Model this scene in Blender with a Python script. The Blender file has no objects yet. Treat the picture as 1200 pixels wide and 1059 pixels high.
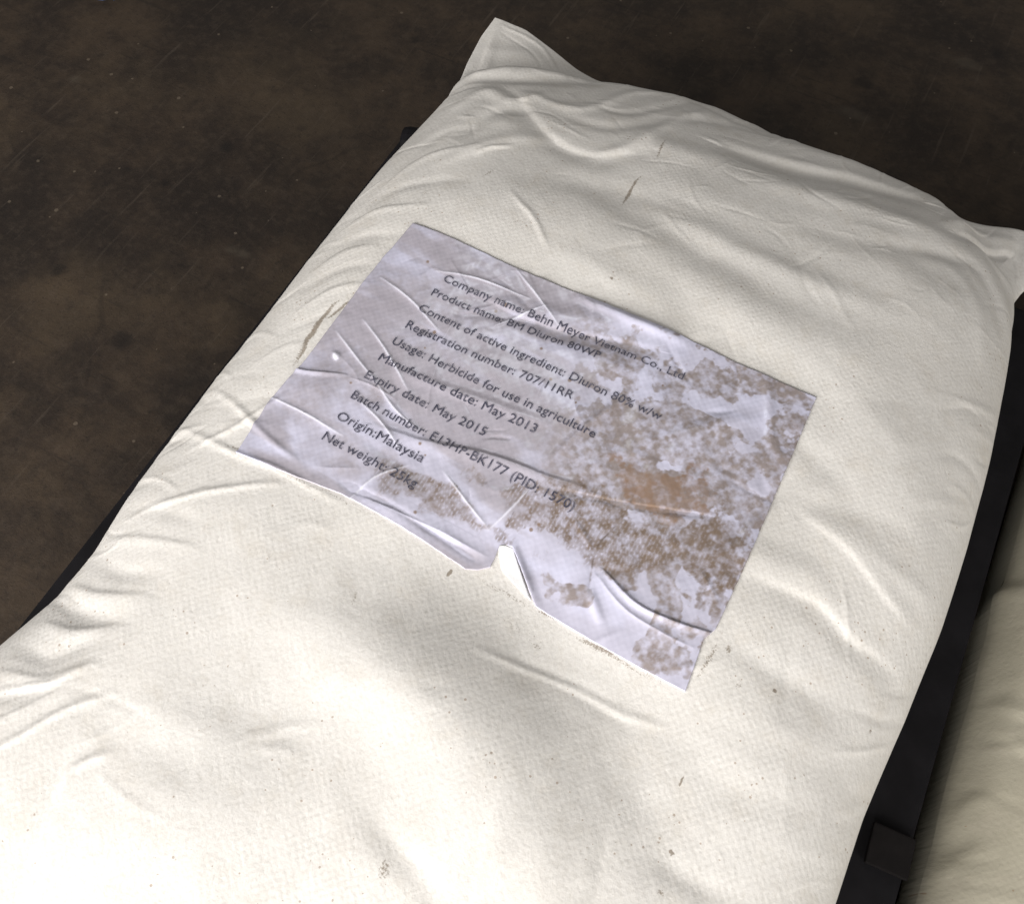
import bpy, math, random
import numpy as np
from mathutils import Matrix, Vector

sc = bpy.context.scene
COL = sc.collection
rng = np.random.default_rng(7)
random.seed(7)

# ------------------------------------------------------------------ levels
DECK = 0.12                  # top of the pallet deck
THICK = 0.135                # thickness of the filled sack
TOP = DECK + THICK           # level of the label
BELT = DECK + 0.072          # level of the widest line of the sack

# ------------------------------------------------------------------ camera
RC = np.array([[0.87969184, 0.47548203, 0.00768818],
               [0.42151632, -0.77216128, -0.47549022],
               [-0.22015054, 0.42152556, -0.87968741]])
CP = np.array([0.12382685, -0.26371095, 0.50514021 + TOP])
FOC, CX, CY = 1100.0, 600.0, 529.5
cam = bpy.data.cameras.new('camera')
cam.sensor_width = 36
cam.lens = FOC / 1200 * 36
cam.clip_start = 0.01
cam.clip_end = 100
cam_o = bpy.data.objects.new('camera', cam)
COL.objects.link(cam_o)
r, u, b = RC[0], -RC[1], -RC[2]
cam_o.matrix_world = Matrix(((r[0], u[0], b[0], CP[0]), (r[1], u[1], b[1], CP[1]),
                             (r[2], u[2], b[2], CP[2]), (0, 0, 0, 1)))
sc.camera = cam_o

# ------------------------------------------------------------------ light
w = bpy.data.worlds.new('World')
sc.world = w
w.use_nodes = True
bg = w.node_tree.nodes['Background']
bg.inputs[0].default_value = (1.0, 0.955, 0.90, 1)
bg.inputs[1].default_value = 0.21


def area(name, loc, target, sx, sy, power, color):
    l = bpy.data.lights.new(name, 'AREA')
    l.shape = 'RECTANGLE'
    l.size, l.size_y, l.energy, l.color = sx, sy, power, color
    o = bpy.data.objects.new(name, l)
    COL.objects.link(o)
    o.location = loc
    d = Vector(target) - Vector(loc)
    o.rotation_euler = d.to_track_quat('-Z', 'Y').to_euler()
    return o


area('door_light', (-.35, -1.7, .9), (0, -.15, .2), 1.6, .9, 65, (1.0, 0.975, 0.955))
area('window_light', (1.9, -1.3, 1.3), (0, 0, .2), 1.2, .9, 26, (1.0, 0.98, 0.95))
area('glint_light', (-.75, 1.5, 2.6), (0, 0, .2), .2, .14, 4, (0.85, 0.92, 1.0))  # small unseen panel, added for glints on the label creases

sc.view_settings.view_transform = 'Standard'
sc.view_settings.look = 'None'
sc.view_settings.exposure = 0
sc.view_settings.gamma = 1


# ------------------------------------------------------------------ numeric helpers
TAB = np.random.default_rng(11).random((8, 256, 256))


def vnoise(x, y, s=0):
    x = np.asarray(x, float) + 1000.3 + 17.1 * s
    y = np.asarray(y, float) + 1000.7 + 9.7 * s
    xi = np.floor(x).astype(int); yi = np.floor(y).astype(int)
    fx = x - xi; fy = y - yi
    fx = fx * fx * fx * (fx * (fx * 6 - 15) + 10); fy = fy * fy * fy * (fy * (fy * 6 - 15) + 10)
    t = TAB[s % 8]
    a = t[xi & 255, yi & 255]; b_ = t[(xi + 1) & 255, yi & 255]
    c = t[xi & 255, (yi + 1) & 255]; d = t[(xi + 1) & 255, (yi + 1) & 255]
    return (a * (1 - fx) + b_ * fx) * (1 - fy) + (c * (1 - fx) + d * fx) * fy


def fbm(x, y, s=0, o=4):
    v = 0; a = .5; n = 0
    for k in range(o):
        v = v + a * vnoise(x * 2 ** k, y * 2 ** k, s + k); n += a; a *= .5
    return v / n


def sst(a, b_, x):
    t = np.clip((x - a) / (b_ - a), 0, 1)
    return t * t * (3 - 2 * t)


def ray_xy(px, py, z):
    """floor plan position of a direction through the lens at height z"""
    px = np.asarray(px, float); py = np.asarray(py, float)
    dc = np.stack([(px - CX) / FOC, (py - CY) / FOC, np.ones_like(px)], -1)
    d = dc @ RC
    t = (z - CP[2]) / d[..., 2]
    return CP[0] + t * d[..., 0], CP[1] + t * d[..., 1]


def to_px(x, y, z):
    P = np.stack([x - CP[0], y - CP[1], z - CP[2]], -1) @ RC.T
    return CX + FOC * P[..., 0] / P[..., 2], CY + FOC * P[..., 1] / P[..., 2]


def smooth_graph(k, v, n=800, sig=None):
    """dense smoothed 1-D curve v(k)"""
    o = np.argsort(k); k = np.array(k)[o]; v = np.array(v)[o]
    g = np.linspace(k[0], k[-1], n)
    f = np.interp(g, k, v)
    if sig:
        m = int(sig / (g[1] - g[0]) * 3) + 1
        q = np.arange(-m, m + 1) * (g[1] - g[0])
        ker = np.exp(-(q / sig) ** 2 / 2); ker /= ker.sum()
        fp = np.concatenate([2 * f[0] - f[m:0:-1], f, 2 * f[-1] - f[-2:-m - 2:-1]])
        f = np.convolve(fp, ker, 'valid')
    return g, f


# ------------------------------------------------------------------ one class for a filled sack
class Sack:
    """A pillow shaped sack.  Its plan is bounded by four smooth curves, its height comes from the
    distance to them, and folds are displacements along the surface normal."""

    def __init__(s, left, right, top, bottom, belt, base, topz, rs=.11, re=.14, seed=0):
        s.L = smooth_graph([p[1] for p in left], [p[0] for p in left], sig=.0035)
        s.Rr = smooth_graph([p[1] for p in right], [p[0] for p in right], sig=.0035)
        s.T = smooth_graph([p[0] for p in top], [p[1] for p in top], sig=.0035)
        s.B = smooth_graph([p[0] for p in bottom], [p[1] for p in bottom], sig=.0035)
        s.belt, s.base, s.topz, s.rs, s.re, s.seed = belt, base, topz, rs, re, seed
        s.strokes = []
        s.extra = None
        s.sag = 0.0
        s.ears = []      # flat sewn corners: (point on fold line, inward direction)

    def prof(s, x, y):
        dl = x - np.interp(y, *s.L); dr = np.interp(y, *s.Rr) - x
        dt = np.interp(x, *s.T) - y; db = y - np.interp(x, *s.B)
        p = 1
        for d, R in ((dl, s.rs), (dr, s.rs), (dt, s.re), (db, s.re)):
            q = np.clip(d / R, 0, 1)
            p = p * np.sqrt(np.maximum(1 - (1 - q) ** (1.7 if d is dt else 2.2), 0))
        for (ex, ey, ix, iy, wd, lo) in s.ears:
            p = p * (lo + (1 - lo) * sst(-.006, wd, (x - ex) * ix + (y - ey) * iy))
        return p

    def zb(s, x, y):
        return s.belt + (s.topz - s.belt) * s.prof(x, y) - s.sag * sst(.10, .42, y)

    def normal(s, x, y):
        e = 1.5e-3
        gx = (s.zb(x + e, y) - s.zb(x - e, y)) / (2 * e)
        gy = (s.zb(x, y + e) - s.zb(x, y - e)) / (2 * e)
        n = 1 / np.sqrt(gx * gx + gy * gy + 1)
        return -gx * n, -gy * n, n

    def px2xy(s, px, py):
        z = s.topz
        for _ in range(6):
            x, y = ray_xy(px, py, z)
            z = s.zb(x, y)
        return x, y

    def add(s, pts, A, wd, kind='ridge', tp=.6):
        a = np.array(pts, float)
        x, y = s.px2xy(a[:, 0], a[:, 1])
        s.strokes.append((np.stack([x, y], -1), A * (.62 if wd > .0025 else .8), wd, kind, tp))

    def disp(s, x, y):
        x = np.asarray(x, float); y = np.asarray(y, float)
        D = np.zeros(x.shape)
        # meander so that the folds are not ruled lines
        wx = x + .004 * (fbm(x * 30, y * 30, 1, 3) - .5)
        wy = y + .004 * (fbm(x * 30, y * 30, 4, 3) - .5)
        for st in s.strokes:
            D += stroke(wx, wy, *st)
        if s.extra is not None:
            D += s.extra(x, y)
        return D

    def surf(s, x, y, off=0.0, xtra=0.0):
        nx, ny, nz = s.normal(x, y)
        d = s.disp(x, y) + off + xtra
        z = s.zb(x, y)
        return x + nx * d, y + ny * d, z + nz * d


def stroke(x, y, pts, A, wd, kind, tp):
    m = 3 * wd
    sel = ((x > pts[:, 0].min() - m) & (x < pts[:, 0].max() + m) &
           (y > pts[:, 1].min() - m) & (y < pts[:, 1].max() + m))
    out = np.zeros(x.shape)
    if not sel.any():
        return out
    X = x[sel]; Y = y[sel]
    # resample the polyline smoothly (Catmull-Rom)
    P = np.vstack([2 * pts[0] - pts[1], pts, 2 * pts[-1] - pts[-2]])
    q = []
    for i in range(1, len(P) - 2):
        for t in np.linspace(0, 1, 5, endpoint=False):
            a, b_, c, d = P[i - 1], P[i], P[i + 1], P[i + 2]
            q.append(.5 * ((2 * b_) + (c - a) * t + (2 * a - 5 * b_ + 4 * c - d) * t * t + (3 * b_ - a - 3 * c + d) * t ** 3))
    q.append(pts[-1]); q = np.array(q)
    seg = q[1:] - q[:-1]; ln = np.hypot(*seg.T); cum = np.r_[0, np.cumsum(ln)]; tot = cum[-1]
    best = np.full(X.shape, 1e9); sd = np.zeros(X.shape); al = np.zeros(X.shape)
    for i in range(len(seg)):
        dx = X - q[i, 0]; dy = Y - q[i, 1]
        t = np.clip((dx * seg[i, 0] + dy * seg[i, 1]) / (ln[i] ** 2 + 1e-12), 0, 1)
        ex = dx - t * seg[i, 0]; ey = dy - t * seg[i, 1]
        d2 = ex * ex + ey * ey
        k = d2 < best
        best = np.where(k, d2, best)
        sd = np.where(k, np.sign(seg[i, 0] * dy - seg[i, 1] * dx), sd)
        al = np.where(k, (cum[i] + t * ln[i]) / tot, al)
    d = np.sqrt(best)
    taper = np.maximum(np.sin(np.pi * np.clip(al * .94 + .03, 0, 1)), 0) ** tp
    if kind == 'ridge':
        f = np.exp(-(d / wd) ** 2)
    elif kind == 'fold':                       # steep on the left of its direction, gentle on the right
        f = np.where(sd > 0, np.exp(-(d / (.38 * wd)) ** 2), np.exp(-(d / wd) ** 2))
    elif kind == 'foldr':
        f = np.where(sd < 0, np.exp(-(d / (.38 * wd)) ** 2), np.exp(-(d / wd) ** 2))
    elif kind == 'crease':                     # sharp crest
        f = np.exp(-(d / wd))
    out[sel] = A * f * taper
    return out


def grid_mesh(name, X, Y, Z, mat, parent=None, attrs=None, uv=None, closed=False, flip=False):
    n, m = X.shape
    co = np.stack([X, Y, Z], -1).reshape(-1, 3).astype(np.float32)
    i = np.arange(n * m).reshape(n, m)
    q = np.stack([i[:-1, :-1], i[1:, :-1], i[1:, 1:], i[:-1, 1:]], -1).reshape(-1, 4)
    if flip:
        q = q[:, ::-1]
    me = bpy.data.meshes.new(name)
    me.vertices.add(len(co)); me.vertices.foreach_set('co', co.ravel())
    me.loops.add(q.size); me.loops.foreach_set('vertex_index', q.ravel().astype(np.int32))
    me.polygons.add(len(q))
    me.polygons.foreach_set('loop_start', np.arange(0, q.size, 4, dtype=np.int32))
    me.polygons.foreach_set('loop_total', np.full(len(q), 4, np.int32))
    me.polygons.foreach_set('use_smooth', np.ones(len(q), bool))
    me.update(calc_edges=True)
    if uv is not None:
        ul = me.uv_layers.new(name='UVMap')
        U = np.stack([uv[0].ravel()[q.ravel()], uv[1].ravel()[q.ravel()]], -1).astype(np.float32)
        ul.data.foreach_set('uv', U.ravel())
    for k, v in (attrs or {}).items():
        at = me.attributes.new(k, 'FLOAT', 'POINT')
        at.data.foreach_set('value', v.ravel().astype(np.float32))
    me.materials.append(mat)
    me.validate()
    o = bpy.data.objects.new(name, me)
    COL.objects.link(o)
    if parent:
        o.parent = parent
    return o


def coons(cb, ct, cl, cr, u, v):
    """cb, ct: bottom/top curves (k,2) left to right; cl, cr: left/right bottom to top; u,v 1-D params"""
    def ev(c, t):
        d = np.r_[0, np.cumsum(np.hypot(*(c[1:] - c[:-1]).T))]; d /= d[-1]
        return np.stack([np.interp(t, d, c[:, 0]), np.interp(t, d, c[:, 1])], -1)
    B, T, L, R_ = ev(cb, u), ev(ct, u), ev(cl, v), ev(cr, v)
    U = u[:, None, None]; V = v[None, :, None]
    P = (1 - V) * B[:, None] + V * T[:, None] + (1 - U) * L[None] + U * R_[None]
    P -= ((1 - U) * (1 - V) * B[0] + U * (1 - V) * B[-1] + (1 - U) * V * T[0] + U * V * T[-1])
    return P[..., 0], P[..., 1]


def empty(name, loc):
    o = bpy.data.objects.new(name, None)
    COL.objects.link(o); o.location = loc
    return o


def tag(o, **k):
    for a, v in k.items():
        o[a] = v
    return o


def keep(o, parent):
    """parent without moving"""
    bpy.context.view_layer.update()
    o.parent = parent
    o.matrix_parent_inverse = parent.matrix_world.inverted()
    return o


# ------------------------------------------------------------------ materials
class NT:
    def __init__(s, name):
        s.m = bpy.data.materials.new(name); s.m.use_nodes = True
        s.t = s.m.node_tree; s.b = s.t.nodes['Principled BSDF']

    def n(s, typ, **k):
        x = s.t.nodes.new(typ)
        for a, v in k.items():
            setattr(x, a, v)
        return x

    def l(s, a, b_):
        s.t.links.new(a, b_)

    def val(s, x, sock):
        if hasattr(x, 'links'):
            s.l(x, sock)
        else:
            sock.default_value = x

    def math(s, op, a, b_=0.0, clamp=False):
        x = s.n('ShaderNodeMath', operation=op, use_clamp=clamp)
        s.val(a, x.inputs[0]); s.val(b_, x.inputs[1])
        return x.outputs[0]

    def mix(s, f, a, b_):
        x = s.n('ShaderNodeMix', data_type='RGBA')
        s.val(f, x.inputs[0])
        for v, k in ((a, 6), (b_, 7)):
            if hasattr(v, 'links'):
                s.l(v, x.inputs[k])
            else:
                x.inputs[k].default_value = (*v, 1)
        return x.outputs[2]

    def noise(s, vec, scale, detail=4, rough=.5, dist=0.0):
        x = s.n('ShaderNodeTexNoise')
        s.l(vec, x.inputs['Vector'])
        x.inputs['Scale'].default_value = scale; x.inputs['Detail'].default_value = detail
        x.inputs['Roughness'].default_value = rough; x.inputs['Distortion'].default_value = dist
        return x.outputs['Fac']

    def ramp(s, f, a, b_):
        x = s.n('ShaderNodeMapRange', interpolation_type='SMOOTHSTEP')
        s.val(f, x.inputs[0]); x.inputs[1].default_value = a; x.inputs[2].default_value = b_
        return x.outputs[0]

    def attr(s, name):
        x = s.n('ShaderNodeAttribute', attribute_name=name)
        return x.outputs['Fac']

    def bump(s, h, strength, dist, prev=None):
        x = s.n('ShaderNodeBump')
        x.inputs['Strength'].default_value = strength; x.inputs['Distance'].default_value = dist
        s.l(h, x.inputs['Height'])
        if prev is not None:
            s.l(prev, x.inputs['Normal'])
        return x.outputs['Normal']

    def uv(s):
        return s.n('ShaderNodeTexCoord').outputs['UV']

    def gen(s):
        return s.n('ShaderNodeTexCoord').outputs['Object']

    def mapping(s, v, scale=(1, 1, 1), rot=(0, 0, 0)):
        x = s.n('ShaderNodeMapping')
        s.l(v, x.inputs['Vector'])
        x.inputs['Scale'].default_value = scale; x.inputs['Rotation'].default_value = rot
        return x.outputs[0]


def weave_height(t, uv, pitch=.0024):
    """over-under plaid of flat tapes: UV is in metres along the cloth"""
    sx = t.n('ShaderNodeSeparateXYZ')
    wob = t.noise(uv, 60, 2)
    wv = t.math('MULTIPLY', t.math('SUBTRACT', wob, .5), .0016)
    t.l(uv, sx.inputs[0])
    k = math.pi / pitch
    a = t.math('SINE', t.math('MULTIPLY', t.math('ADD', sx.outputs[0], wv), k))
    b_ = t.math('SINE', t.math('MULTIPLY', t.math('ADD', sx.outputs[1], wv), k))
    return t.math('MULTIPLY', a, b_)


def sack_material(name, ca, cb, dirt_col):
    t = NT(name)
    uv = t.uv()
    n1 = t.noise(uv, 9, 5, .6)
    n2 = t.noise(uv, 420, 3, .6)
    base = t.mix(t.ramp(n1, .3, .7), ca, cb)
    base = t.mix(t.math('MULTIPLY', t.ramp(n2, .42, .75), .22), base, (.45, .41, .34))
    n3 = t.noise(uv, 45, 5, .7)
    base = t.mix(t.math('MULTIPLY', t.ramp(n3, .48, .75), .28), base, (.60, .54, .45))
    # grime from handling, plus shade painted in the left rim dent
    d = t.attr('dirt_and_shade')
    dn = t.noise(uv, 900, 3, .7)
    dm = t.ramp(t.math('ADD', d, t.math('MULTIPLY', t.math('SUBTRACT', dn, .5), .9)), .42, .62)
    base = t.mix(t.math('MULTIPLY', dm, .75), base, dirt_col)
    # fine specks
    vo = t.n('ShaderNodeTexVoronoi'); t.l(uv, vo.inputs['Vector']); vo.inputs['Scale'].default_value = 520
    sp = t.n('ShaderNodeSeparateColor'); t.l(vo.outputs['Color'], sp.inputs[0])
    dens = t.ramp(t.noise(uv, 14, 4, .7), .5, .72)
    thr = t.math('MULTIPLY', dens, .34)
    on = t.math('LESS_THAN', sp.outputs[0], thr)
    near = t.math('LESS_THAN', vo.outputs['Distance'], t.math('MULTIPLY', sp.outputs[1], .40))
    base = t.mix(t.math('MULTIPLY', t.math('MULTIPLY', on, near), .55), base, (.30, .19, .11))
    t.l(base, t.b.inputs['Base Color'])
    t.b.inputs['Roughness'].default_value = .6
    t.b.inputs['Specular IOR Level'].default_value = .22
    wh = weave_height(t, uv)
    mask = t.math('ADD', .35, t.math('MULTIPLY', t.ramp(t.noise(uv, 7, 3), .35, .65), .65))
    nm = t.bump(t.math('MULTIPLY', wh, mask), .18, .0002)
    nm = t.bump(t.noise(t.mapping(uv, (1, 1, 1)), 300, 4, .7), .55, .0005, nm)
    nm = t.bump(t.noise(t.mapping(uv, (2.2, .8, 1), (0, 0, .5)), 55, 4, .6, .8), .35, .0012, nm)
    t.l(nm, t.b.inputs['Normal'])
    return t.m


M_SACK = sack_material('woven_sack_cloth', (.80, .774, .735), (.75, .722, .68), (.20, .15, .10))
M_SACK_SHADED = sack_material('shaded_sack_cloth', (.46, .43, .34), (.41, .38, .295), (.16, .13, .09))  # same cloth with the second sack's shade put into its colour


def label_material():
    t = NT('stained_glossy_paper')
    uv = t.uv()
    clean = t.mix(t.ramp(t.noise(uv, 25, 4), .3, .7), (.70, .70, .87), (.63, .625, .77))
    st, ru, im = t.attr('stain_and_shade'), t.attr('rust'), t.attr('imprint')
    grey = t.mix(t.ramp(t.noise(uv, 120, 5, .7), .3, .7), (.33, .275, .255), (.235, .185, .16))
    c = t.mix(t.math('MULTIPLY', st, .92), clean, grey)
    c = t.mix(t.math('MULTIPLY', im, .85), c, (.20, .14, .095))
    c = t.mix(t.math('MULTIPLY', ru, .85), c, (.27, .165, .10))
    c = t.mix(t.math('MULTIPLY', t.attr('glint_and_grain'), .75), c, (.80, .79, .86))  # pale crease glints and the white grain, put into the colour
    c = t.mix(t.math('MULTIPLY', t.attr('crack'), .7), c, (.10, .07, .05))
    t.l(c, t.b.inputs['Base Color'])
    t.b.inputs['Roughness'].default_value = .42
    t.b.inputs['Specular IOR Level'].default_value = .4
    t.b.inputs['Coat Weight'].default_value = .7
    t.b.inputs['Coat Roughness'].default_value = .22
    wh = weave_height(t, uv)
    nm = t.bump(wh, .12, .0002)
    nm = t.bump(t.noise(uv, 70, 3, .5, .3), .3, .0009, nm)
    t.l(nm, t.b.inputs['Normal']); t.l(t.bump(t.noise(uv, 38, 2, .5), .25, .0008), t.b.inputs['Coat Normal'])
    return t.m


def plain(name, col, rough=.5, spec=.5, nscale=80, amt=.25, bumpd=.0005):
    t = NT(name)
    g = t.gen()
    n = t.noise(g, nscale, 5, .6)
    c2 = tuple(v * (1 - amt) for v in col)
    t.l(t.mix(t.ramp(n, .3, .7), col, c2), t.b.inputs['Base Color'])
    t.b.inputs['Roughness'].default_value = rough
    t.b.inputs['Specular IOR Level'].default_value = spec
    t.l(t.bump(t.noise(g, nscale * 3, 4), .5, bumpd), t.b.inputs['Normal'])
    return t.m


def floor_material():
    t = NT('stained_concrete')
    g = t.gen()
    big = t.noise(g, 3.2, 8, .66, .15)
    mid = t.noise(g, 11, 9, .72, .1)
    fine = t.noise(g, 90, 6, .7)
    c = t.mix(t.ramp(mid, .35, .68), (.022, .0155, .0115), (.054, .037, .0235))
    c = t.mix(t.math('MULTIPLY', t.ramp(big, .45, .62), .85), c, (.016, .0115, .009))
    c = t.mix(t.math('MULTIPLY', t.ramp(t.noise(g, 4.5, 7, .6), .5, .68), .5), c, (.070, .050, .030))
    c = t.mix(t.math('MULTIPLY', t.ramp(fine, .45, .7), .28), c, (.075, .056, .040))
    c = t.mix(t.math('MULTIPLY', t.ramp(t.noise(g, 35, 6, .75), .5, .7), .45), c, (.016, .012, .0095))
    c = t.mix(t.math('MULTIPLY', t.ramp(t.noise(g, 240, 3, .7), .56, .7), .4), c, (.008, .006, .005))
    # hairline cracks
    v = t.n('ShaderNodeTexVoronoi', feature='DISTANCE_TO_EDGE')
    mx = t.n('ShaderNodeVectorMath', operation='ADD')
    nz = t.n('ShaderNodeTexNoise'); t.l(g, nz.inputs['Vector']); nz.inputs['Scale'].default_value = 7
    sc_ = t.n('ShaderNodeVectorMath', operation='SCALE'); t.l(nz.outputs['Color'], sc_.inputs[0]); sc_.inputs[3].default_value = .14
    t.l(g, mx.inputs[0]); t.l(sc_.outputs[0], mx.inputs[1])
    t.l(mx.outputs[0], v.inputs['Vector']); v.inputs['Scale'].default_value = 2.6
    cr = t.math('SUBTRACT', 1, t.ramp(v.outputs['Distance'], .002, .010))
    cr = t.math('MULTIPLY', cr, t.ramp(t.noise(g, 5, 3), .46, .6))
    c = t.mix(t.math('MULTIPLY', cr, .25), c, (.010, .0075, .006))
    # scuffs dragged across the slab
    s1 = t.noise(t.mapping(g, (14, .8, 1), (0, 0, .55)), 9, 4, .6)
    c = t.mix(t.math('MULTIPLY', t.ramp(s1, .6, .72), .35), c, (.085, .066, .05))
    s2 = t.noise(t.mapping(g, (.9, 16, 1), (0, 0, .25)), 8, 4, .6)
    c = t.mix(t.math('MULTIPLY', t.ramp(s2, .6, .7), .4), c, (.013, .010, .008))
    gv = t.n('ShaderNodeTexVoronoi'); t.l(g, gv.inputs['Vector']); gv.inputs['Scale'].default_value = 150
    gc = t.n('ShaderNodeSeparateColor'); t.l(gv.outputs['Color'], gc.inputs[0])
    gm = t.math('MULTIPLY', t.math('LESS_THAN', gc.outputs[0], .018), t.math('LESS_THAN', gv.outputs['Distance'], t.math('MULTIPLY', gc.outputs[1], .35)))
    c = t.mix(t.math('MULTIPLY', gm, .6), c, (.14, .11, .08))
    c = t.mix(t.math('MULTIPLY', t.attr('spot'), .6), c, (.007, .0055, .005))
    c = t.mix(t.math('MULTIPLY', t.attr('pale'), .5), c, (.10, .082, .06))
    t.l(c, t.b.inputs['Base Color'])
    t.b.inputs['Roughness'].default_value = .72
    t.b.inputs['Specular IOR Level'].default_value = .28
    nm = t.bump(mid, .3, .002)
    nm = t.bump(fine, .5, .0012, nm)
    nm = t.bump(t.noise(g, 420, 3, .7), .5, .0006, nm)
    t.l(nm, t.b.inputs['Normal'])
    return t.m


def ink_material():
    t = NT('worn_print_ink')
    g = t.gen()
    f = t.math('ADD', t.math('MULTIPLY', t.ramp(t.noise(g, 300, 4, .7), .46, .66), .38),
               t.math('MULTIPLY', t.ramp(t.noise(g, 38, 4, .6), .5, .68), .1))
    t.l(t.mix(f, (.055, .055, .085), (.36, .34, .40)), t.b.inputs['Base Color'])
    t.b.inputs['Roughness'].default_value = .5
    return t.m


M_LABEL = label_material()
M_INK = ink_material()
M_PAPER = plain('bare_white_paper', (.82, .82, .82), .5, .4, 60, .06)
M_BLACK = plain('black_plastic', (.006, .0055, .0065), .8, .15, 22, -1.0)
M_LUG = plain('scuffed_black_plastic', (.0095, .0078, .0078), .8, .15, 60, .3)
M_BLUE = plain('blue_plastic', (.02, .07, .22), .5, .4, 60, .2)
M_FLOOR = floor_material()

# ------------------------------------------------------------------ floor (one sheet)
def build_floor():
    # dense near the sack, coarse far away
    a = np.r_[np.linspace(-9, -1.35, 24), np.linspace(-1.3, 1.1, 481), np.linspace(1.15, 9, 24)]
    c = np.r_[np.linspace(-9, -.85, 24), np.linspace(-.8, 1.6, 481), np.linspace(1.65, 9, 24)]
    X, Y = np.meshgrid(a, c, indexing='ij')
    Z = (fbm(X * 6, Y * 6, 2, 5) - .5) * .006 - .003
    spot = np.zeros(X.shape); pale = np.zeros(X.shape)
    for px, py, r_ in ((144, 396, .011), (215, 310, .005), (68, 315, .008), (190, 212, .006), (150, 197, .005),
                       (486, 45, .007), (1170, 60, .01), (66, 318, .006), (265, 170, .008), (1010, 95, .012), (300, 500, .006)):
        x, y = ray_xy(px, py, 0)
        d = np.hypot(X - x, Y - y) / r_ + (fbm(X * 90, Y * 90, 3, 3) - .5) * 1.1
        spot = np.maximum(spot, 1 - sst(.6, 1.2, d))
    for px, py, r_ in ((90, 92, .012), (285, 297, .011), (270, 292, .01), (232, 328, .006), (985, 330, .012), (520, 225, .01),
                       (1130, 70, .02), (1000, 130, .02)):
        x, y = ray_xy(px, py, 0)
        d = np.hypot((X - x), (Y - y) * 2.2) / r_ + (fbm(X * 70, Y * 70, 5, 3) - .5) * 1.6
        pale = np.maximum(pale, (1 - sst(.3, 1.2, d)) * .6)
    o = grid_mesh('floor', X, Y, Z, M_FLOOR, attrs={'spot': spot, 'pale': pale})
    tag(o, kind='structure')


build_floor()

# ------------------------------------------------------------------ main sack shape
LEFT = [(-.262, -.50), (-.262, -.44), (-.244, -.38), (-.232, -.30), (-.224, -.268), (-.214, -.225), (-.213, -.189), (-.219, -.15), (-.222, -.105),
        (-.2245, -.05), (-.225, 0), (-.2275, .06), (-.229, .12), (-.2295, .188), (-.227, .235), (-.225, .269), (-.233, .31), (-.239, .333), (-.2455, .37), (-.247, .399)]
RIGHT = [(.285, -.50), (.280, -.44), (.268, -.36), (.268, -.24), (.269, -.155), (.269, -.106), (.274, -.044), (.276, .02), (.276, .081), (.272, .15),
         (.266, .209), (.258, .27), (.253, .30), (.258, .318), (.272, .345), (.280, .372)]
TOPC = [(-.247, .399), (-.215, .398), (-.180, .385), (-.150, .373), (-.130, .369), (-.110, .371), (-.088, .377), (-.05, .379), (-.017, .376), (.032, .369), (.07, .370),
        (.099, .371), (.158, .368), (.195, .364), (.215, .368), (.241, .378), (.280, .372)]
SAG = .034


def settle(pts):
    """the far end lies lower: slide the outline along the lines of sight to its sagging level"""
    out = []
    for x, y in pts:
        px, py = to_px(np.float64(x), np.float64(y), BELT)
        X_, Y_ = x, y
        for _ in range(12):
            X_, Y_ = ray_xy(px, py, BELT - SAG * sst(.10, .42, Y_))
        out.append((float(X_), float(Y_)))
    return out


LEFT, RIGHT, TOPC = settle(LEFT), settle(RIGHT), settle(TOPC)
BOT = [(-.262, -.50), (-.2, -.478), (-.1, -.485), (0, -.49), (.1, -.487), (.2, -.478), (.285, -.50)]
S = Sack(LEFT, RIGHT, TOPC, BOT, BELT, DECK, TOP, rs=.115, re=.17)
S.sag = SAG
for pa, pb, inn, wd, lo in (((553, 84), (692, 92), (640, 250), .055, .06), ((1142, 250), (1190, 352), (1000, 350), .045, .30)):
    A_ = np.array(ray_xy(*pa, BELT - SAG * .8)); B_ = np.array(ray_xy(*pb, BELT - SAG * .8)); I_ = np.array(ray_xy(*inn, BELT))
    n_ = np.array([-(B_ - A_)[1], (B_ - A_)[0]]); n_ /= np.hypot(*n_)
    if np.dot(I_ - A_, n_) < 0:
        n_ = -n_
    S.ears.append((A_[0], A_[1], n_[0], n_[1], wd, lo))

# large undulations of the filling
S.add([(350, 725), (450, 780), (540, 850), (630, 930)], .0115, .031)
S.add([(500, 640), (630, 725), (750, 835), (860, 950)], -.0105, .034)
S.add([(60, 930), (200, 960), (330, 1040)], .006, .05)
S.add([(780, 860), (900, 930), (960, 1040)], .004, .04)
S.add([(640, 800), (760, 950), (840, 1059)], -.003, .02)
S.add([(560, 1010), (700, 1040)], .005, .04)
S.add([(500, 250), (700, 270), (900, 370), (1050, 430)], .004, .035)
S.add([(1040, 470), (1060, 600), (1010, 760)], .004, .035)
S.add([(470, 900), (610, 990), (640, 1059)], .003, .025)
# far end: gathers below the sewn hem
S.add([(597, 108), (640, 158), (695, 184), (760, 178)], -.0034, .012, 'fold', .5)
S.add([(690, 186), (745, 167), (790, 140), (830, 132)], .0028, .006)
S.add([(612, 110), (680, 128), (745, 108), (800, 112)], .0024, .005)
S.add([(690, 118), (740, 132), (820, 118)], -.002, .005)
S.add([(640, 130), (720, 150), (800, 140), (870, 150)], -.0022, .007)
S.add([(560, 92), (620, 92), (690, 93)], -.006, .010, 'ridge', .3)
S.add([(565, 60), (620, 66), (660, 78)], .003, .010)
S.add([(590, 25), (575, 60), (560, 85)], .002, .005)
S.add([(530, 130), (570, 108), (600, 118), (640, 110)], .0035, .008)
S.add([(535, 165), (575, 135), (620, 128)], -.003, .008)
S.add([(520, 190), (590, 165), (650, 160)], .002, .007)
S.add([(800, 112), (860, 140), (900, 152)], -.002, .006)
S.add([(590, 32), (635, 58), (684, 92)], .0012, .0024)
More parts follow.
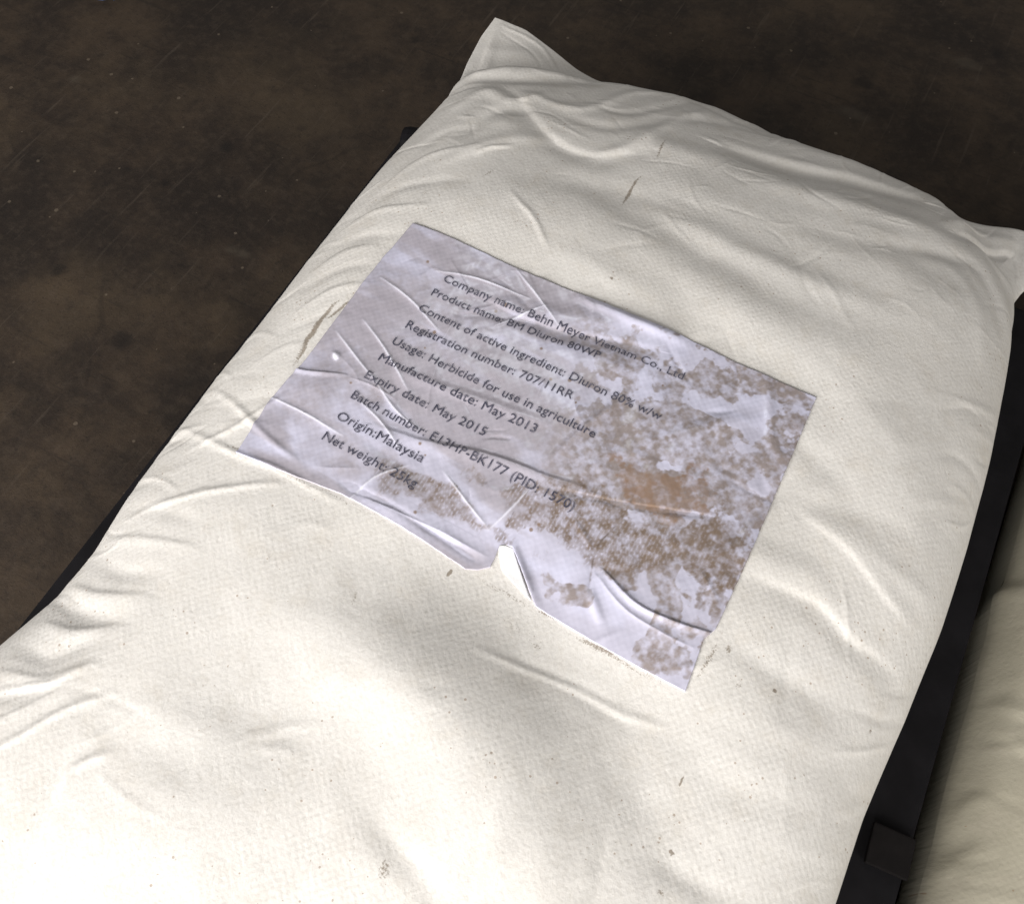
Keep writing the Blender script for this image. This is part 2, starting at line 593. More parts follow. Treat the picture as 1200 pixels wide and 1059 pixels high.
S.add([(588, 40), (625, 66), (668, 90)], -.0008, .002)
S.add([(586, 30), (574, 52), (558, 76)], .0008, .0024)
# the long fold across the far end
S.add([(850, 172), (930, 196), (1000, 209), (1080, 232)], -.0100, .015, 'fold', .6)
S.add([(880, 158), (950, 178), (1030, 200), (1090, 226)], .0035, .012)
S.add([(860, 205), (960, 232), (1080, 268), (1150, 306)], .0045, .014)
S.add([(730, 150), (800, 180), (860, 190)], .0028, .014)
S.add([(930, 262), (1010, 284), (1060, 300), (1100, 330)], -.0025, .013)
S.add([(1040, 290), (1090, 295), (1140, 312)], -.0028, .008)
S.add([(700, 225), (800, 285), (900, 345), (990, 385)], -.0032, .014)
S.add([(640, 210), (760, 232), (860, 262)], -.0022, .012)
S.add([(800, 262), (920, 318), (1040, 362)], .0028, .012)
S.add([(640, 290), (740, 335), (790, 360)], .0018, .012)
# right hand ear
S.add([(1120, 272), (1150, 282), (1180, 297), (1190, 320)], -.0060, .0075, 'fold', .5)
S.add([(1100, 262), (1150, 268), (1192, 285)], .0035, .007)
S.add([(1160, 300), (1182, 330), (1190, 380)], .003, .006)
S.add([(1130, 300), (1160, 340), (1172, 400)], -.0022, .006)
S.add([(1110, 310), (1140, 350), (1150, 430)], .0018, .007)
S.add([(1196, 270), (1194, 300), (1196, 340)], -.003, .005)
# right half, lower
S.add([(940, 600), (990, 640), (1030, 690), (1060, 730)], 0.00165, .008, 'foldr')
S.add([(990, 620), (1040, 668), (1085, 705)], 0.00120, .007)
S.add([(880, 680), (950, 705), (1000, 755), (1050, 795)], -0.00195, .009, 'fold')
S.add([(860, 650), (940, 670), (990, 720)], 0.00165, .009)
S.add([(850, 740), (890, 775), (930, 805), (990, 830)], -0.00165, .009)
S.add([(930, 590), (1000, 600), (1070, 640)], -0.00097, .008)
S.add([(860, 830), (930, 862), (1000, 880)], 0.00120, .01)
S.add([(820, 900), (880, 935), (960, 950)], -0.00135, .01)
S.add([(760, 1000), (820, 1040), (870, 1059)], -0.00165, .007)
S.add([(900, 500), (960, 540), (1010, 600)], -0.00120, .010)
S.add([(960, 430), (1010, 470), (1060, 540)], 0.00113, .012)
# lower half
S.add([(425, 945), (460, 985), (500, 1035), (530, 1080)], -.0022, .008, 'ridge', .8)
S.add([(405, 960), (450, 1010), (470, 1059)], .0012, .014)
S.add([(600, 770), (680, 810), (740, 850)], -.0012, .005)
S.add([(760, 330), (850, 395), (940, 440)], -.0016, .014)
S.add([(120, 840), (180, 880), (260, 920)], -.001, .010)
S.add([(140, 820), (230, 850), (330, 880)], .0008, .010)
# thin taut creases
for p in ([(-20, 888), (30, 860), (70, 836), (130, 812)], [(-10, 812), (60, 800), (110, 780)],
          [(150, 612), (190, 592), (250, 576), (330, 568)], [(225, 527), (280, 500), (335, 464)],
          [(262, 462), (300, 500), (348, 540)], [(215, 505), (270, 530), (330, 552), (400, 588)],
          [(560, 762), (660, 800), (720, 830), (780, 850)], [(70, 930), (90, 900), (130, 880)],
          [(600, 230), (625, 262), (640, 290)], [(560, 180), (575, 175), (600, 172)]):
    S.add(p, .0011, .0022, 'ridge')
# pleats running in from the left side
for p, A in (([(368, 322), (400, 300), (440, 290)], .0030), ([(352, 345), (395, 320), (436, 312)], -.0026),
             ([(350, 368), (390, 342), (428, 336)], .0028), ([(340, 392), (380, 372), (415, 362)], -.002),
             ([(400, 275), (440, 250), (500, 240)], .0024), ([(425, 250), (470, 222), (540, 212)], -.0024),
             ([(450, 222), (500, 185), (560, 172)], .0026), ([(470, 200), (515, 160), (560, 150)], -.0022),
             ([(380, 300), (420, 282), (470, 276)], -.0022), ([(300, 430), (335, 410), (360, 405)], .0014),
             ([(265, 480), (300, 470), (330, 466)], -.0014), ([(250, 500), (290, 495), (320, 502)], .0012),
             ([(150, 600), (190, 600), (240, 612)], -.0018), ([(125, 640), (165, 632), (230, 640)], .0022),
             ([(118, 660), (140, 672), (190, 672)], -.0030), ([(85, 690), (120, 700), (170, 700)], .0034),
             ([(66, 700), (95, 722), (150, 730)], -.0042), ([(50, 732), (90, 742), (140, 735)], .0036),
             ([(20, 760), (60, 770), (120, 748)], -.0042), ([(0, 790), (50, 795), (110, 780)], .003),
             ([(-15, 812), (20, 812), (60, 802)], -.003), ([(-20, 850), (30, 830), (90, 800)], .002)):
    S.add(p, A * .42, .0045 if abs(A) < .003 else .006, 'fold' if A > 0 else 'ridge')

# many small random puckers near the edges and ends, plus general unevenness
r2 = np.random.default_rng(5)
for k in range(150):
    side = r2.choice(['l', 'r', 't', 'b'], p=[.34, .22, .3, .14])
    if side in 'lr':
        y = r2.uniform(-.45, .33)
        xb = np.interp(y, *(S.L if side == 'l' else S.Rr)); sg = 1 if side == 'l' else -1
        L_ = r2.uniform(.015, .06); a = r2.normal(.35 if side == 'l' else -.5, .35)
        p0 = np.array([xb + sg * .004, y]); d = np.array([sg * math.cos(a), math.sin(a)])
    else:
        x = r2.uniform(-.2, .24)
        yb = np.interp(x, *(S.T if side == 't' else S.B)); sg = -1 if side == 't' else 1
        L_ = r2.uniform(.02, .07); a = r2.normal(0, .6)
        p0 = np.array([x, yb + sg * .004]); d = np.array([math.sin(a), sg * math.cos(a)])
    n_ = np.array([-d[1], d[0]])
    c_ = r2.uniform(-.2, .2)
    pts = np.array([p0, p0 + d * L_ * .5 + n_ * L_ * c_, p0 + d * L_])
    S.strokes.append((pts, r2.choice([-1, 1]) * r2.uniform(.00012, .0005), r2.uniform(.0015, .0045),
                      r2.choice(['ridge', 'fold', 'foldr']), .7))
for k in range(60):          # faint creases anywhere
    p0 = np.array([r2.uniform(-.2, .25), r2.uniform(-.4, .36)]); a = r2.uniform(0, math.pi); L_ = r2.uniform(.02, .07)
    d = np.array([math.cos(a), math.sin(a)]); n_ = np.array([-d[1], d[0]])
    pts = np.array([p0, p0 + d * L_ * .5 + n_ * L_ * r2.uniform(-.12, .12), p0 + d * L_])
    S.strokes.append((pts, r2.choice([-1, 1]) * r2.uniform(.0002, .0004), r2.uniform(.0015, .004), 'ridge', .7))


for k in range(90):
    fx_ = r2.uniform(-.2, .22); fy_ = r2.uniform(.20, .37); a = r2.normal(0.1, .5); L_ = r2.uniform(.01, .05)
    d = np.array([math.cos(a), math.sin(a)]); n_ = np.array([-d[1], d[0]])
    p0 = np.array([fx_, fy_])
    S.strokes.append((np.array([p0, p0 + d * L_ * .5 + n_ * L_ * r2.uniform(-.15, .15), p0 + d * L_]),
                      r2.choice([-1, 1]) * r2.uniform(.00012, .00035), r2.uniform(.001, .0022), r2.choice(['crease', 'ridge']), .8))


def uneven(x, y):
    e = np.clip(S.prof(x, y), 0, 1)
    return ((fbm(x * 8, y * 8, 3, 2) - .5) * .0065 + (fbm(x * 34 + y * 12, y * 22 - x * 14, 5, 3) - .5) * .0012) * (.25 + .75 * e)


S.extra = uneven


# ------------------------------------------------------------------ paper label glued on the sack
LC = [(448, 329, 480, 353, 515, 391), (427, 378, 452, 412, 478, 459), (396, 392, 425, 430, 440, 448), (440, 448, 462, 480, 490, 505),
      (520, 553, 548, 590, 573, 620), (573, 620, 598, 598, 622, 572), (604, 317, 630, 350, 656, 386), (512, 322, 560, 330, 620, 352),
      (640, 360, 610, 372, 580, 384), (420, 470, 450, 500, 470, 530), (310, 464, 350, 482, 402, 512), (405, 590, 440, 560, 480, 545)]
label_strokes = []


def ladd(pts, A, wd, kind='ridge', tp=.6):
    a = np.array(pts, float); x, y = S.px2xy(a[:, 0], a[:, 1])
    (S.strokes if wd >= .0045 else label_strokes).append((np.stack([x, y], -1), A, wd, kind, tp))


for q in LC:
    ladd([(q[0], q[1]), (q[2], q[3]), (q[4], q[5])], .0008, .0012, 'crease')
ladd([(440, 503), (500, 520), (580, 538), (640, 560), (690, 576)], .0013, .0055, 'fold')
ladd([(560, 352), (630, 382), (700, 400), (770, 412)], -.0013, .007, 'fold')
ladd([(560, 345), (660, 372), (760, 385), (800, 398)], .0010, .007)
ladd([(640, 412), (700, 425), (750, 440)], .0012, .009)
ladd([(746, 575), (736, 594), (720, 618), (700, 641), (693, 668), (690, 700)], -.0011, .0014, 'crease')
ladd([(650, 575), (735, 592), (830, 606)], -.0009, .0025, 'fold')
ladd([(697, 672), (730, 712), (775, 742), (812, 760)], .0011, .0020, 'crease')
ladd([(706, 668), (745, 708), (790, 730), (842, 746)], .0015, .0022, 'fold')
ladd([(690, 690), (705, 730)], .0014, .003)
ladd([(322, 428), (360, 438), (405, 442)], .0011, .0022, 'fold')
ladd([(640, 545), (690, 500), (730, 470)], .0010, .0025)
ladd([(430, 585), (500, 615), (570, 650)], .0016, .0025, 'crease')
ladd([(400, 566), (470, 600), (560, 655)], -.0012, .0025)
ladd([(601, 640), (612, 668), (628, 706)], .0022, .003)
ladd([(590, 636), (604, 610), (625, 588)], -.0014, .0018, 'crease')
ladd([(900, 440), (905, 520), (930, 540)], .0010, .004)
ladd([(850, 640), (880, 600), (930, 560)], -.001, .005)
ladd([(775, 545), (830, 500), (900, 490)], .0010, .006)
ladd([(680, 352), (740, 378), (800, 402)], .0022, .004)      # the far edge stands up a little
ladd([(470, 440), (560, 470), (640, 500)], .001, .004)
ladd([(392, 416), (395, 419), (397, 424)], .0014, .0018)     # a grain caught under the film
for k in range(70):
    px = r2.uniform(310, 930); py = r2.uniform(290, 780); a = r2.uniform(0, math.pi); L_ = r2.uniform(15, 60)
    ladd([(px, py), (px + L_ * .5 * math.cos(a) + r2.normal(0, 3), py + L_ * .5 * math.sin(a) + r2.normal(0, 3)),
          (px + L_ * math.cos(a), py + L_ * math.sin(a))], r2.choice([-1, 1]) * r2.uniform(.0002, .0006), r2.uniform(.0012, .003),
         r2.choice(['ridge', 'crease']))


def build_sack(K, name_part, mat, parent, nu, nv, dirtfn):
    def tri(n):
        u_ = np.linspace(0, 1, n)
        return .35 * u_ + .65 * (1 - np.cos(np.pi * u_)) / 2
    cl = np.stack([K.L[1], K.L[0]], -1); cr = np.stack([K.Rr[1], K.Rr[0]], -1)
    ct = np.stack(K.T, -1); cb = np.stack(K.B, -1)
    for c in (ct, cb):          # meet the sides exactly
        src = (cl[-1], cr[-1]) if c is ct else (cl[0], cr[0])
        n = 40
        wv = np.linspace(1, 0, n)[:, None]
        c[:n] += wv * (src[0] - c[0]); c[-n:] += wv[::-1] * (src[1] - c[-1])
    X, Y = coons(cb, ct, cl, cr, tri(nu), tri(nv))
    xs, ys, zs = K.surf(X, Y)
    o = grid_mesh(name_part, xs, ys, zs, mat, attrs={'dirt_and_shade': dirtfn(X, Y)}, uv=(X, Y))
    keep(o, parent)
    Xb, Yb = coons(cb, ct, cl, cr, tri(90), tri(130))
    p = K.prof(Xb, Yb)
    bl = K.belt - K.sag * sst(.10, .42, Yb)
    zb = bl - (bl - K.base - .001) * np.clip(p * 1.25, 0, 1) ** .8
    sx_, sy_, _z = K.surf(Xb, Yb)
    wt = np.clip(1 - p * 4, 0, 1)
    Xb = Xb + (sx_ - Xb) * wt; Yb = Yb + (sy_ - Yb) * wt
    ob = grid_mesh('sack_underside', Xb, Yb, zb, mat, attrs={'dirt_and_shade': np.zeros(Xb.shape)}, uv=(Xb, Yb), flip=True)
    keep(ob, parent)
    return o


def smear(X, Y, K, pts, wd, s, seed=0):
    a = np.array(pts, float); x, y = K.px2xy(a[:, 0], a[:, 1])
    wx = X + .003 * (fbm(X * 120, Y * 120, seed, 3) - .5); wy = Y + .003 * (fbm(X * 120, Y * 120, seed + 2, 3) - .5)
    return stroke(wx, wy, np.stack([x, y], -1), s, wd, 'ridge', .4)


def dirt_and_dent_shade(X, Y):
    D = np.zeros(X.shape)
    def put(pts, wd, s):
        nonlocal D
        D = np.maximum(D, smear(X, Y, S, pts, wd * 1.35, s * 1.5, 1))
    put([(404, 352), (385, 368), (370, 388), (350, 425), (340, 434)], .0022, .50)
    put([(415, 352), (400, 365), (380, 380)], .0015, .45)
    put([(372, 395), (356, 410), (345, 430)], .003, .36)
    put([(728, 242), (738, 222), (752, 203)], .0014, .50)
    put([(768, 190), (775, 172), (782, 164)], .0012, .42)
    put([(560, 212), (575, 204), (584, 198)], .0014, .36)
    put([(455, 1000), (450, 1035)], .004, .36)
    put([(442, 1010), (460, 1022)], .004, .34)
    put([(523, 675), (529, 665)], .0010, .62)
    put([(410, 720), (418, 690), (422, 680)], .0016, .34)
    put([(797, 922), (800, 906)], .0010, .50)
    put([(786, 992), (790, 1000)], .0013, .60)
    put([(620, 700), (640, 716), (665, 728)], .0014, .40)
    put([(676, 740), (700, 754), (735, 775)], .0014, .46)
    put([(618, 748), (640, 760)], .002, .36)
    put([(850, 756), (856, 766)], .0025, .42)
    put([(862, 800), (868, 806)], .003, .36)
    put([(906, 806), (908, 812)], .0013, .55)
    put([(325, 466), (338, 470)], .0012, .46)
    put([(258, 522), (300, 532)], .0012, .40)
    put([(770, 1040), (780, 1050)], .0018, .42)
    put([(80, 672), (88, 690), (84, 705)], .003, .30)  # shade in the rim dent, painted as a dark mark
    put([(715, 328), (718, 332)], .0014, .5)
    put([(1018, 855), (1022, 858)], .001, .5)
    put([(545, 668), (600, 696), (640, 722)], .0022, .33)
    put([(640, 722), (720, 768), (800, 814)], .0020, .36)
    put([(300, 545), (400, 585), (470, 622)], .0012, .34)
    put([(812, 806), (830, 770), (845, 742)], .0022, .36)
    put([(860, 700), (880, 740), (900, 790)], .006, .27)
    put([(560, 700), (600, 730), (660, 760)], .008, .26)
    put([(200, 640), (300, 660), (380, 640)], .012, .24)
    D = np.maximum(D, .30 * sst(.52, .75, fbm(X * 14, Y * 14, 5, 4)))
    return D


sack = tag(empty('filled_sack', (.02, -.05, DECK)),
           label='full white woven sack carrying the creased, stained paper label, lying on the black pallet',
           category='sack', group='filled sacks')
cloth = build_sack(S, 'sack_cloth', M_SACK, sack, 620, 860, dirt_and_dent_shade)


def label_relief(x, y):
    D = (fbm(x * 60, y * 50, 2, 3) - .5) * .0011
    for st in label_strokes:
        D = D + stroke(x, y, *st)
    return np.maximum(D, -.0005) 


def pxcurve(p):
    a = np.array(p, float)
    x, y = S.px2xy(a[:, 0], a[:, 1])
    return np.stack([x, y], -1)


def dense(c, n=400, jit=.00025, seed=0):
    d = np.r_[0, np.cumsum(np.hypot(*(c[1:] - c[:-1]).T))]; t = np.linspace(0, d[-1], n)
    x = np.interp(t, d, c[:, 0]); y = np.interp(t, d, c[:, 1])
    e = np.sin(np.pi * t / d[-1]) ** .2
    x = x + jit * e * (fbm(t * 260, t * 0 + seed, 1, 3) - .5) * 2
    y = y + jit * e * (fbm(t * 260, t * 0 + seed + 9, 2, 3) - .5) * 2
    return np.stack([x, y], -1)


lb = dense(pxcurve([(278, 532), (330, 553), (400, 579), (470, 617), (545, 664), (560, 665), (574, 662), (580, 650), (584, 638), (592, 637), (601, 640), (608, 658), (618, 684), (628, 708),
                    (660, 728), (700, 752), (750, 781), (803, 810)]), 900, seed=1)
lt = dense(pxcurve([(485, 265), (600, 315), (680, 347), (755, 378), (800, 396), (860, 424), (957, 465)]), 900, seed=2)
ll = dense(pxcurve([(278, 532), (318, 470), (355, 430), (400, 372), (450, 305), (485, 265)]), 600, seed=3)
lr = dense(pxcurve([(803, 810), (812, 785), (824, 750), (838, 738), (870, 668), (900, 600), (957, 465)]), 600, seed=4)
NU, NV = 620, 430
pad = lambda t: np.r_[0.0, t, 1.0]
LU, LV = coons(lb, lt, ll, lr, pad(np.linspace(0, 1, NU)), pad(np.linspace(0, 1, NV)))
off = np.full(LU.shape, .0003)
off[0] = off[-1] = -.0012; off[:, 0] = off[:, -1] = -.0012
lx, ly, lz = S.surf(LU, LV, off, label_relief(LU, LV) + .0006)
PX, PY = to_px(LU, LV, S.zb(LU, LV))

# stains, plus fold shade painted in: damp patches where the paper has taken up dirt
G = np.full(LU.shape, -.35)
nz1 = fbm(LU * 55, LV * 55, 1, 5) - .5
nz2 = fbm(LU * 150, LV * 150, 4, 4) - .5
WX = PX + 46 * (fbm(LU * 40, LV * 40, 3, 4) - .5); WY = PY + 46 * (fbm(LU * 40, LV * 40, 6, 4) - .5)


def blob(F, cx, cy, rx, ry, ang, s=1.0, soft=.7):
    a = math.radians(ang); dx = WX - cx; dy = WY - cy
    q = np.sqrt(((dx * math.cos(a) + dy * math.sin(a)) / rx) ** 2 + ((-dx * math.sin(a) + dy * math.cos(a)) / ry) ** 2)
    return np.maximum(F, s * (1 - q * soft) + .0)


for b_ in ((545, 360, 95, 22, 18, 1.0), (640, 385, 85, 20, 12, 1.0), (640, 345, 55, 26, 25, .8), (430, 420, 75, 48, -50, .8),  # the fold's shadow band is painted in here too
           (375, 470, 75, 34, -40, .7), (520, 420, 70, 16, 25, .75), (590, 445, 60, 13, 20, .6), (555, 500, 90, 13, 25, .6),
           (640, 520, 60, 14, 24, .6), (470, 560, 90, 14, 28, .45), (400, 545, 60, 30, 15, .5), (728, 430, 16, 15, 10, .95),
           (595, 325, 30, 16, 20, .7), (735, 500, 60, 45, 10, .9), (680, 560, 50, 30, 20, .8), (800, 520, 60, 24, 0, .8),
           (865, 430, 75, 16, 25, .85), (820, 455, 45, 20, 10, .55), (900, 455, 40, 14, 20, .8), (915, 520, 22, 30, 10, .4),
           (840, 560, 60, 14, 10, .55), (760, 575, 60, 32, 8, .9), (690, 610, 50, 26, 10, .7), (880, 590, 35, 20, 20, .5),
           (667, 700, 24, 12, 28, 1.25), (775, 690, 15, 60, 6, 1.25), (780, 768, 30, 26, 20, 1.3), (500, 583, 50, 16, 24, 1.0), (795, 790, 26, 14, 20, .8),
           (830, 655, 46, 40, 20, .8), (745, 640, 30, 22, 10, .7), (720, 665, 22, 16, 10, .6), (595, 600, 24, 22, 0, .5),
           (850, 705, 12, 30, 15, .7), (800, 750, 20, 14, 10, .5)):
    G = blob(G, *b_)
nz3 = fbm(LU * 420, LV * 420, 2, 3) - .5
grain = fbm(LU * 300, LV * 300, 6, 4) - .5
rt = sst(600, 720, PX + .3 * (PY - 500))
crisp = sst(-.05, .11, G * 1.25 + nz1 * 1.15 + nz2 * .45 + nz3 * .22 - .12) * np.clip(.72 + grain * 1.5 + (fbm(LU * 30, LV * 30, 2, 3) - .5) * .6, 0, 1)
softs = sst(-.35, .55, G + nz1 * .9 + nz2 * .25 - .05) * np.clip(.78 + grain * .5, 0, 1) * .72
along = fbm(LU * 14 + LV * 6, LV * 60 + LU * 4, 5, 4)
softs = np.maximum(softs, sst(.34, .62, along) * .62 * sst(300, 420, PX + .4 * (PY - 300)))
stain_and_shade = np.maximum(crisp, softs * .42) * rt + softs * (1 - rt)
stain_and_shade = np.clip(np.maximum(stain_and_shade, .25 * sst(.4, .65, fbm(LU * 22, LV * 22, 5, 4))), 0, 1)
crz = np.zeros(LU.shape)  # film glints painted pale along the creases; the white grain joins below
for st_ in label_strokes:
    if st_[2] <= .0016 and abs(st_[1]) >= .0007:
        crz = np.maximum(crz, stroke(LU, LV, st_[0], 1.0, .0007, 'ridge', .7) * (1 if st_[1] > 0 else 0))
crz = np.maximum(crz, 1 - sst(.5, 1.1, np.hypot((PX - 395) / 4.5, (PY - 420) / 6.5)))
crk = np.zeros(LU.shape)
for st_ in label_strokes:
    if st_[2] <= .0016 and st_[1] <= -.0009:
        crk = np.maximum(crk, stroke(LU, LV, st_[0], 1.0, .0006, 'ridge', .7) * sst(-.15, .1, nz2))
stain_and_shade = np.clip(np.maximum(stain_and_shade * (1 - .7 * crz), crk), 0, 1)
# brown patches showing the print of the weave
I = np.full(LU.shape, -.4)
for b_ in ((835, 650, 40, 42, 30, 1.0), (745, 635, 45, 24, 10, .9), (660, 600, 55, 26, 20, .85), (500, 583, 42, 14, 22, .9),
           (700, 640, 40, 26, 10, .6), (600, 615, 18, 14, 0, .5), (560, 558, 14, 12, 0, .5), (565, 620, 40, 6, 30, .4)):
    I = blob(I, *b_)
wp = .0024
wv = np.sin(LU * 2 * np.pi / wp + 5 * nz1) * .5 + .5
wv2 = np.sin(LV * 2 * np.pi / (wp * 1.5) + 5 * nz1 + 2 * np.floor(LU / wp)) * .5 + .5
imprint = sst(-.05, .22, I * 1.2 + nz1 * 1.1 + nz2 * .5 + nz3 * .3 - .12) * (1 - .95 * sst(.5, .9, wv) * sst(.15, .6, wv2 + nz2) * sst(-.25, .1, nz1 + .5 * nz3)) * (.62 + grain * 1.3)
Rr_ = blob(np.full(LU.shape, -.4), 765, 576, 42, 20, 10, 1.0)
Rr_ = blob(Rr_, 790, 590, 30, 12, 12, .8)
rust = sst(-.02, .28, Rr_ + nz1 * .9 + nz3 * .5) * (.55 + .45 * sst(-.1, .1, nz2)) * .9
# a few hard black grains
for k in range(26):
    px = r2.uniform(330, 900); py = r2.uniform(300, 760); rr = r2.uniform(1.2, 2.6)
    stain_and_shade = np.maximum(stain_and_shade, (1 - sst(.6, 1.2, np.hypot(PX - px, PY - py) / rr)))
    rust = np.maximum(rust, .5 * (1 - sst(.6, 1.2, np.hypot(PX - px, PY - py) / rr)))
label = grid_mesh('paper_label', lx, ly, lz, M_LABEL, attrs={'glint_and_grain': crz, 'crack': crk, 'stain_and_shade': stain_and_shade, 'rust': rust, 'imprint': imprint}, uv=(LU, LV))
keep(label, sack)
label['label'] = 'bluish white paper label under clear film, creased and blotched brown'

# folded white corner standing in the tear
fb = pxcurve([(588, 664), (602, 680), (622, 700)]); ft = pxcurve([(583, 637), (592, 637), (601, 640)])
U_, V_ = coons(dense(fb, 20, 0), dense(ft, 20, 0), dense(np.array([fb[0], ft[0]]), 20, 0), dense(np.array([fb[-1], ft[-1]]), 20, 0),
               pad(np.linspace(0, 1, 14)), pad(np.linspace(0, 1, 24)))
of = np.full(U_.shape, .0006)
of += .0003 * np.sin(np.linspace(0, np.pi, 16))[:, None] * np.linspace(.4, 1, 26)[None]
of[0] = of[-1] = 0; of[:, 0] = of[:, -1] = 0
fx, fy, fz = S.surf(U_, V_, of)
fl = grid_mesh('torn_flap', fx, fy, fz, M_PAPER, uv=(U_, V_))
keep(fl, label)
fl['label'] = 'small bare white flap folded at the tear'

# ------------------------------------------------------------------ printed lines, wrapped on the paper
LINES = [("Company name: Behn Meyer Vietnam Co., Ltd", (519, 334), (799, 447)),
         ("Product name: BM Diuron 80WP", (505, 350), (701, 425)),
         ("Content of active ingredient: Diuron 80% w/w", (490, 368), (772, 496)),
         ("Registration number: 707/11RR", (475, 387), (669, 472)),
         ("Usage: Herbicide for use in agriculture", (459, 406), (695, 517)),
         ("Manufacture date: May 2013", (443, 425), (626, 511)),
         ("Expiry date: May 2015", (427, 446), (567, 513)),
         ("Batch number: E13HP-BK177 (PID: 1570)", (411, 469), (670, 601)),
         ("Origin:Malaysia", (394, 493), (494, 543)),
         ("Net weight: 25kg", (377, 516), (486, 573))]
for s_, a, b_ in LINES:
    cu = bpy.data.curves.new('line', 'FONT')
    cu.body = s_; cu.size = 1.0; cu.resolution_u = 3; cu.offset = 0.0
    to = bpy.data.objects.new('line', cu); COL.objects.link(to)
    bpy.context.view_layer.update()
    me = bpy.data.meshes.new_from_object(to.evaluated_get(bpy.context.evaluated_depsgraph_get()))
    bpy.data.objects.remove(to)
    n = len(me.vertices); co = np.empty(n * 3, np.float32); me.vertices.foreach_get('co', co); co = co.reshape(-1, 3)
    x0, x1 = co[:, 0].min(), co[:, 0].max()
    ax, ay = S.px2xy(np.array([a[0], b_[0]]), np.array([a[1], b_[1]]))
    p0 = np.array([ax[0], ay[0]]); p1 = np.array([ax[1], ay[1]]); L_ = np.hypot(*(p1 - p0))
    d = (p1 - p0) / L_; nn = np.array([-d[1], d[0]])
    t = (co[:, 0] - x0) / (x1 - x0)
    H = .0088                                         # em size in metres
    P = p0 + np.outer(t * L_, d) + np.outer(co[:, 1] * H, nn)
    tx, ty, tz = S.surf(P[:, 0], P[:, 1], .0014, label_relief(P[:, 0], P[:, 1]))
    me.vertices.foreach_set('co', np.stack([tx, ty, tz], -1).astype(np.float32).ravel())
    me.materials.clear(); me.materials.append(M_INK); me.update()
    me.name = 'printed_line'
    o = bpy.data.objects.new('printed_line', me); COL.objects.link(o)
    keep(o, label)
    o['label'] = 'printed line reading "%s"' % s_

# ------------------------------------------------------------------ second sack, lower, at the right
def un(px, py, z):
    x, y = ray_xy(px, py, z); return float(x), float(y)


B2 = .104
l2 = [un(1073, 1059, B2), un(1105, 930, B2), un(1130, 830, B2), un(1150, 750, B2), un(1170, 690, B2), un(1200, 590, B2)]
x_, y_ = l2[0]
LEFT2 = [(x_ - .012, -.58), (x_ - .006, -.40)] + l2 + [(l2[-1][0] - .004, .12), (l2[-1][0] - .002, .35), (l2[-1][0] - .01, .50)]
xr = x_ + .50
K2 = Sack(LEFT2, [(xr + .01, -.58), (xr, -.4), (xr + .01, 0), (xr, .2), (xr + .012, .50)],
          [(LEFT2[-1][0], .50), (x_ + .1, .48), (x_ + .3, .48), (xr + .012, .50)],
          [(x_ - .012, -.58), (x_ + .1, -.56), (x_ + .3, -.56), (xr + .01, -.58)], B2, .001, .165, rs=.10, re=.12)
K2.add([(1290, 560), (1240, 680), (1195, 800), (1165, 900), (1140, 985), (1115, 1080)], .0035, .009)
K2.add([(1230, 560), (1190, 680), (1150, 800), (1135, 900), (1105, 1000)], -.0035, .014)
K2.add([(1100, 975), (1125, 950), (1165, 930)], .002, .005)
K2.add([(1095, 1010), (1120, 985), (1150, 975)], -.0018, .005)
K2.add([(1085, 1040), (1110, 1010), (1140, 1000)], .0016, .004)
for k in range(60):
    y = r2.uniform(-.5, .25); xb = np.interp(y, *K2.L); L_ = r2.uniform(.02, .06); a = r2.normal(.3, .4)
    p0 = np.array([xb + .004, y]); d = np.array([math.cos(a), math.sin(a)])
    K2.strokes.append((np.array([p0, p0 + d * L_ * .5, p0 + d * L_]), r2.choice([-1, 1]) * r2.uniform(.0003, .0008), r2.uniform(.002, .005), 'ridge', .7))
K2.extra = lambda x, y: (fbm(x * 8, y * 8, 4, 2) - .5) * .007 + (fbm(x * 34, y * 28, 6, 3) - .5) * .0012
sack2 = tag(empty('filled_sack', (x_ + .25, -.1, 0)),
            label='sack without a label, its cloth colour darkened for shade, seen past the black gap at the right edge',
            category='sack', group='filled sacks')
build_sack(K2, 'sack_cloth', M_SACK_SHADED, sack2, 360, 520, lambda X, Y: np.zeros(X.shape) + .12 * sst(.5, .7, fbm(X * 20, Y * 20, 1, 3)))


# ------------------------------------------------------------------ black pallet
import bmesh


def box_mesh(name, sx, sy, sz, bev=.002):
    bm = bmesh.new()
    bmesh.ops.create_cube(bm, size=1)
    for v in bm.verts:
        v.co = Vector((v.co.x * sx, v.co.y * sy, v.co.z * sz))
    bmesh.ops.bevel(bm, geom=list(bm.edges), offset=bev, segments=2, affect='EDGES', profile=.6)
    me = bpy.data.meshes.new(name); bm.to_mesh(me); bm.free()
    return me


def part(name, me, loc, mat, parent, rot=0):
    if not me.materials:
        me.materials.append(mat)
    o = bpy.data.objects.new(name, me); COL.objects.link(o)
    o.parent = parent; o.location = Vector(loc) - parent.location; o.rotation_euler.z = rot
    return o


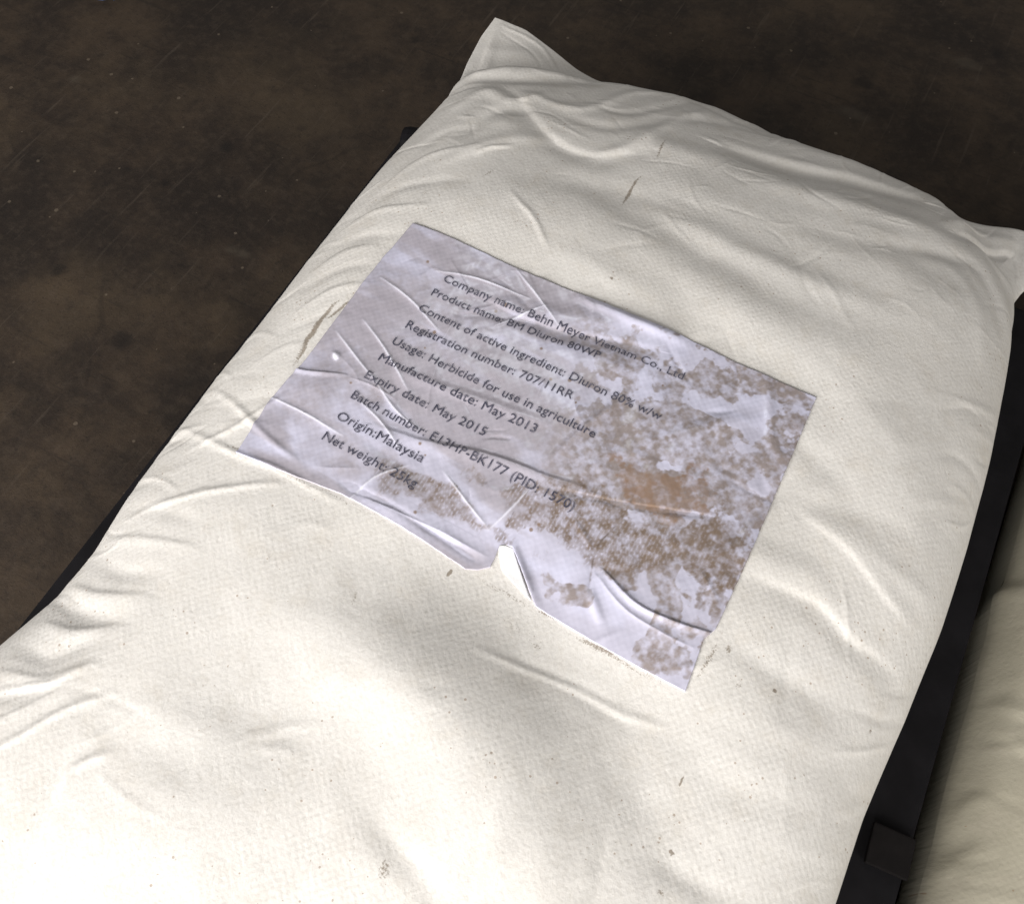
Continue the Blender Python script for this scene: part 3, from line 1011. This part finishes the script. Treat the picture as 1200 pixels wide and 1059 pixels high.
pal = empty('pallet', (0, 0, 0)); pal.rotation_euler.z = .027
pal = tag(pal, label='low black plastic pallet of flat deck boards under the labelled sack', category='pallet')
PX0, PX1, PY0, PY1 = -.281, .319, -.75, .31
bw = .0955; ng = 6; step = (PX1 - PX0 - bw) / (ng - 1)
mb = box_mesh('deck_board', bw, PY1 - PY0, .016)
mlong = box_mesh('deck_board', bw, PY1 + .055 - PY0, .016)
for k in range(ng):
    last = k == ng - 1
    part('deck_board', mlong if last else mb, (PX0 + bw / 2 + k * step, (PY0 + PY1 + (.055 if last else 0)) / 2, DECK - .009), M_BLACK, pal)
mc = box_mesh('cross_board', PX1 - PX0 - .004, .09, .014)
mbk = box_mesh('block', .09, .085, .074)
mr = box_mesh('bottom_board', PX1 - PX0 - .006, .085, .014)
for y in (PY1 - .05, -.04, -.30, PY0 + .05):
    part('cross_board', mc, ((PX0 + PX1) / 2, y, DECK - .0255), M_BLACK, pal)
    for x in (PX0 + .05, (PX0 + PX1) / 2, PX1 - .05):
        part('block', mbk, (x, y, .0525), M_BLACK, pal)
    part('bottom_board', mr, ((PX0 + PX1) / 2, y, .0072), M_BLACK, pal)
# small moulded lug beside the sack and the knob at the far corner
lx_, ly_ = ray_xy(1040, 997, DECK)
part('lug', box_mesh('lug', .027, .026, .004, .001), (float(lx_) - .002, float(ly_) - .008, DECK + .0025), M_LUG, pal, .05)
kx, ky = ray_xy(492, 156, DECK + .004)
part('corner_knob', box_mesh('corner_knob', .030, .022, .028, .008), (float(kx) + .008, float(ky), DECK - .004), M_BLACK, pal, .3)
for (px, py, ln) in ((190, 575, .10), (80, 690, .10)):
    x, y = ray_xy(px, py, DECK - .03)
    part('side_lip', box_mesh('side_lip', .024, ln, .02, .003), (float(x) + .004, float(y), DECK - .034), M_BLACK, pal)

# ------------------------------------------------------------------ blue scrap on the floor
bx, by = ray_xy(122, 1, 0)
g = np.linspace(-1, 1, 9)
U_, V_ = np.meshgrid(g, g, indexing='ij')
o = grid_mesh('plastic_scrap', float(bx) + .013 * U_ + .003 * V_, float(by) + .005 * V_ + .006 * U_,
              .004 + .003 * np.sin(3 * U_ + 1) * np.cos(2 * V_) + 0 * U_, M_BLUE)
tag(o, label='tiny blue plastic scrap lying on the dark floor at the top left', category='scrap')
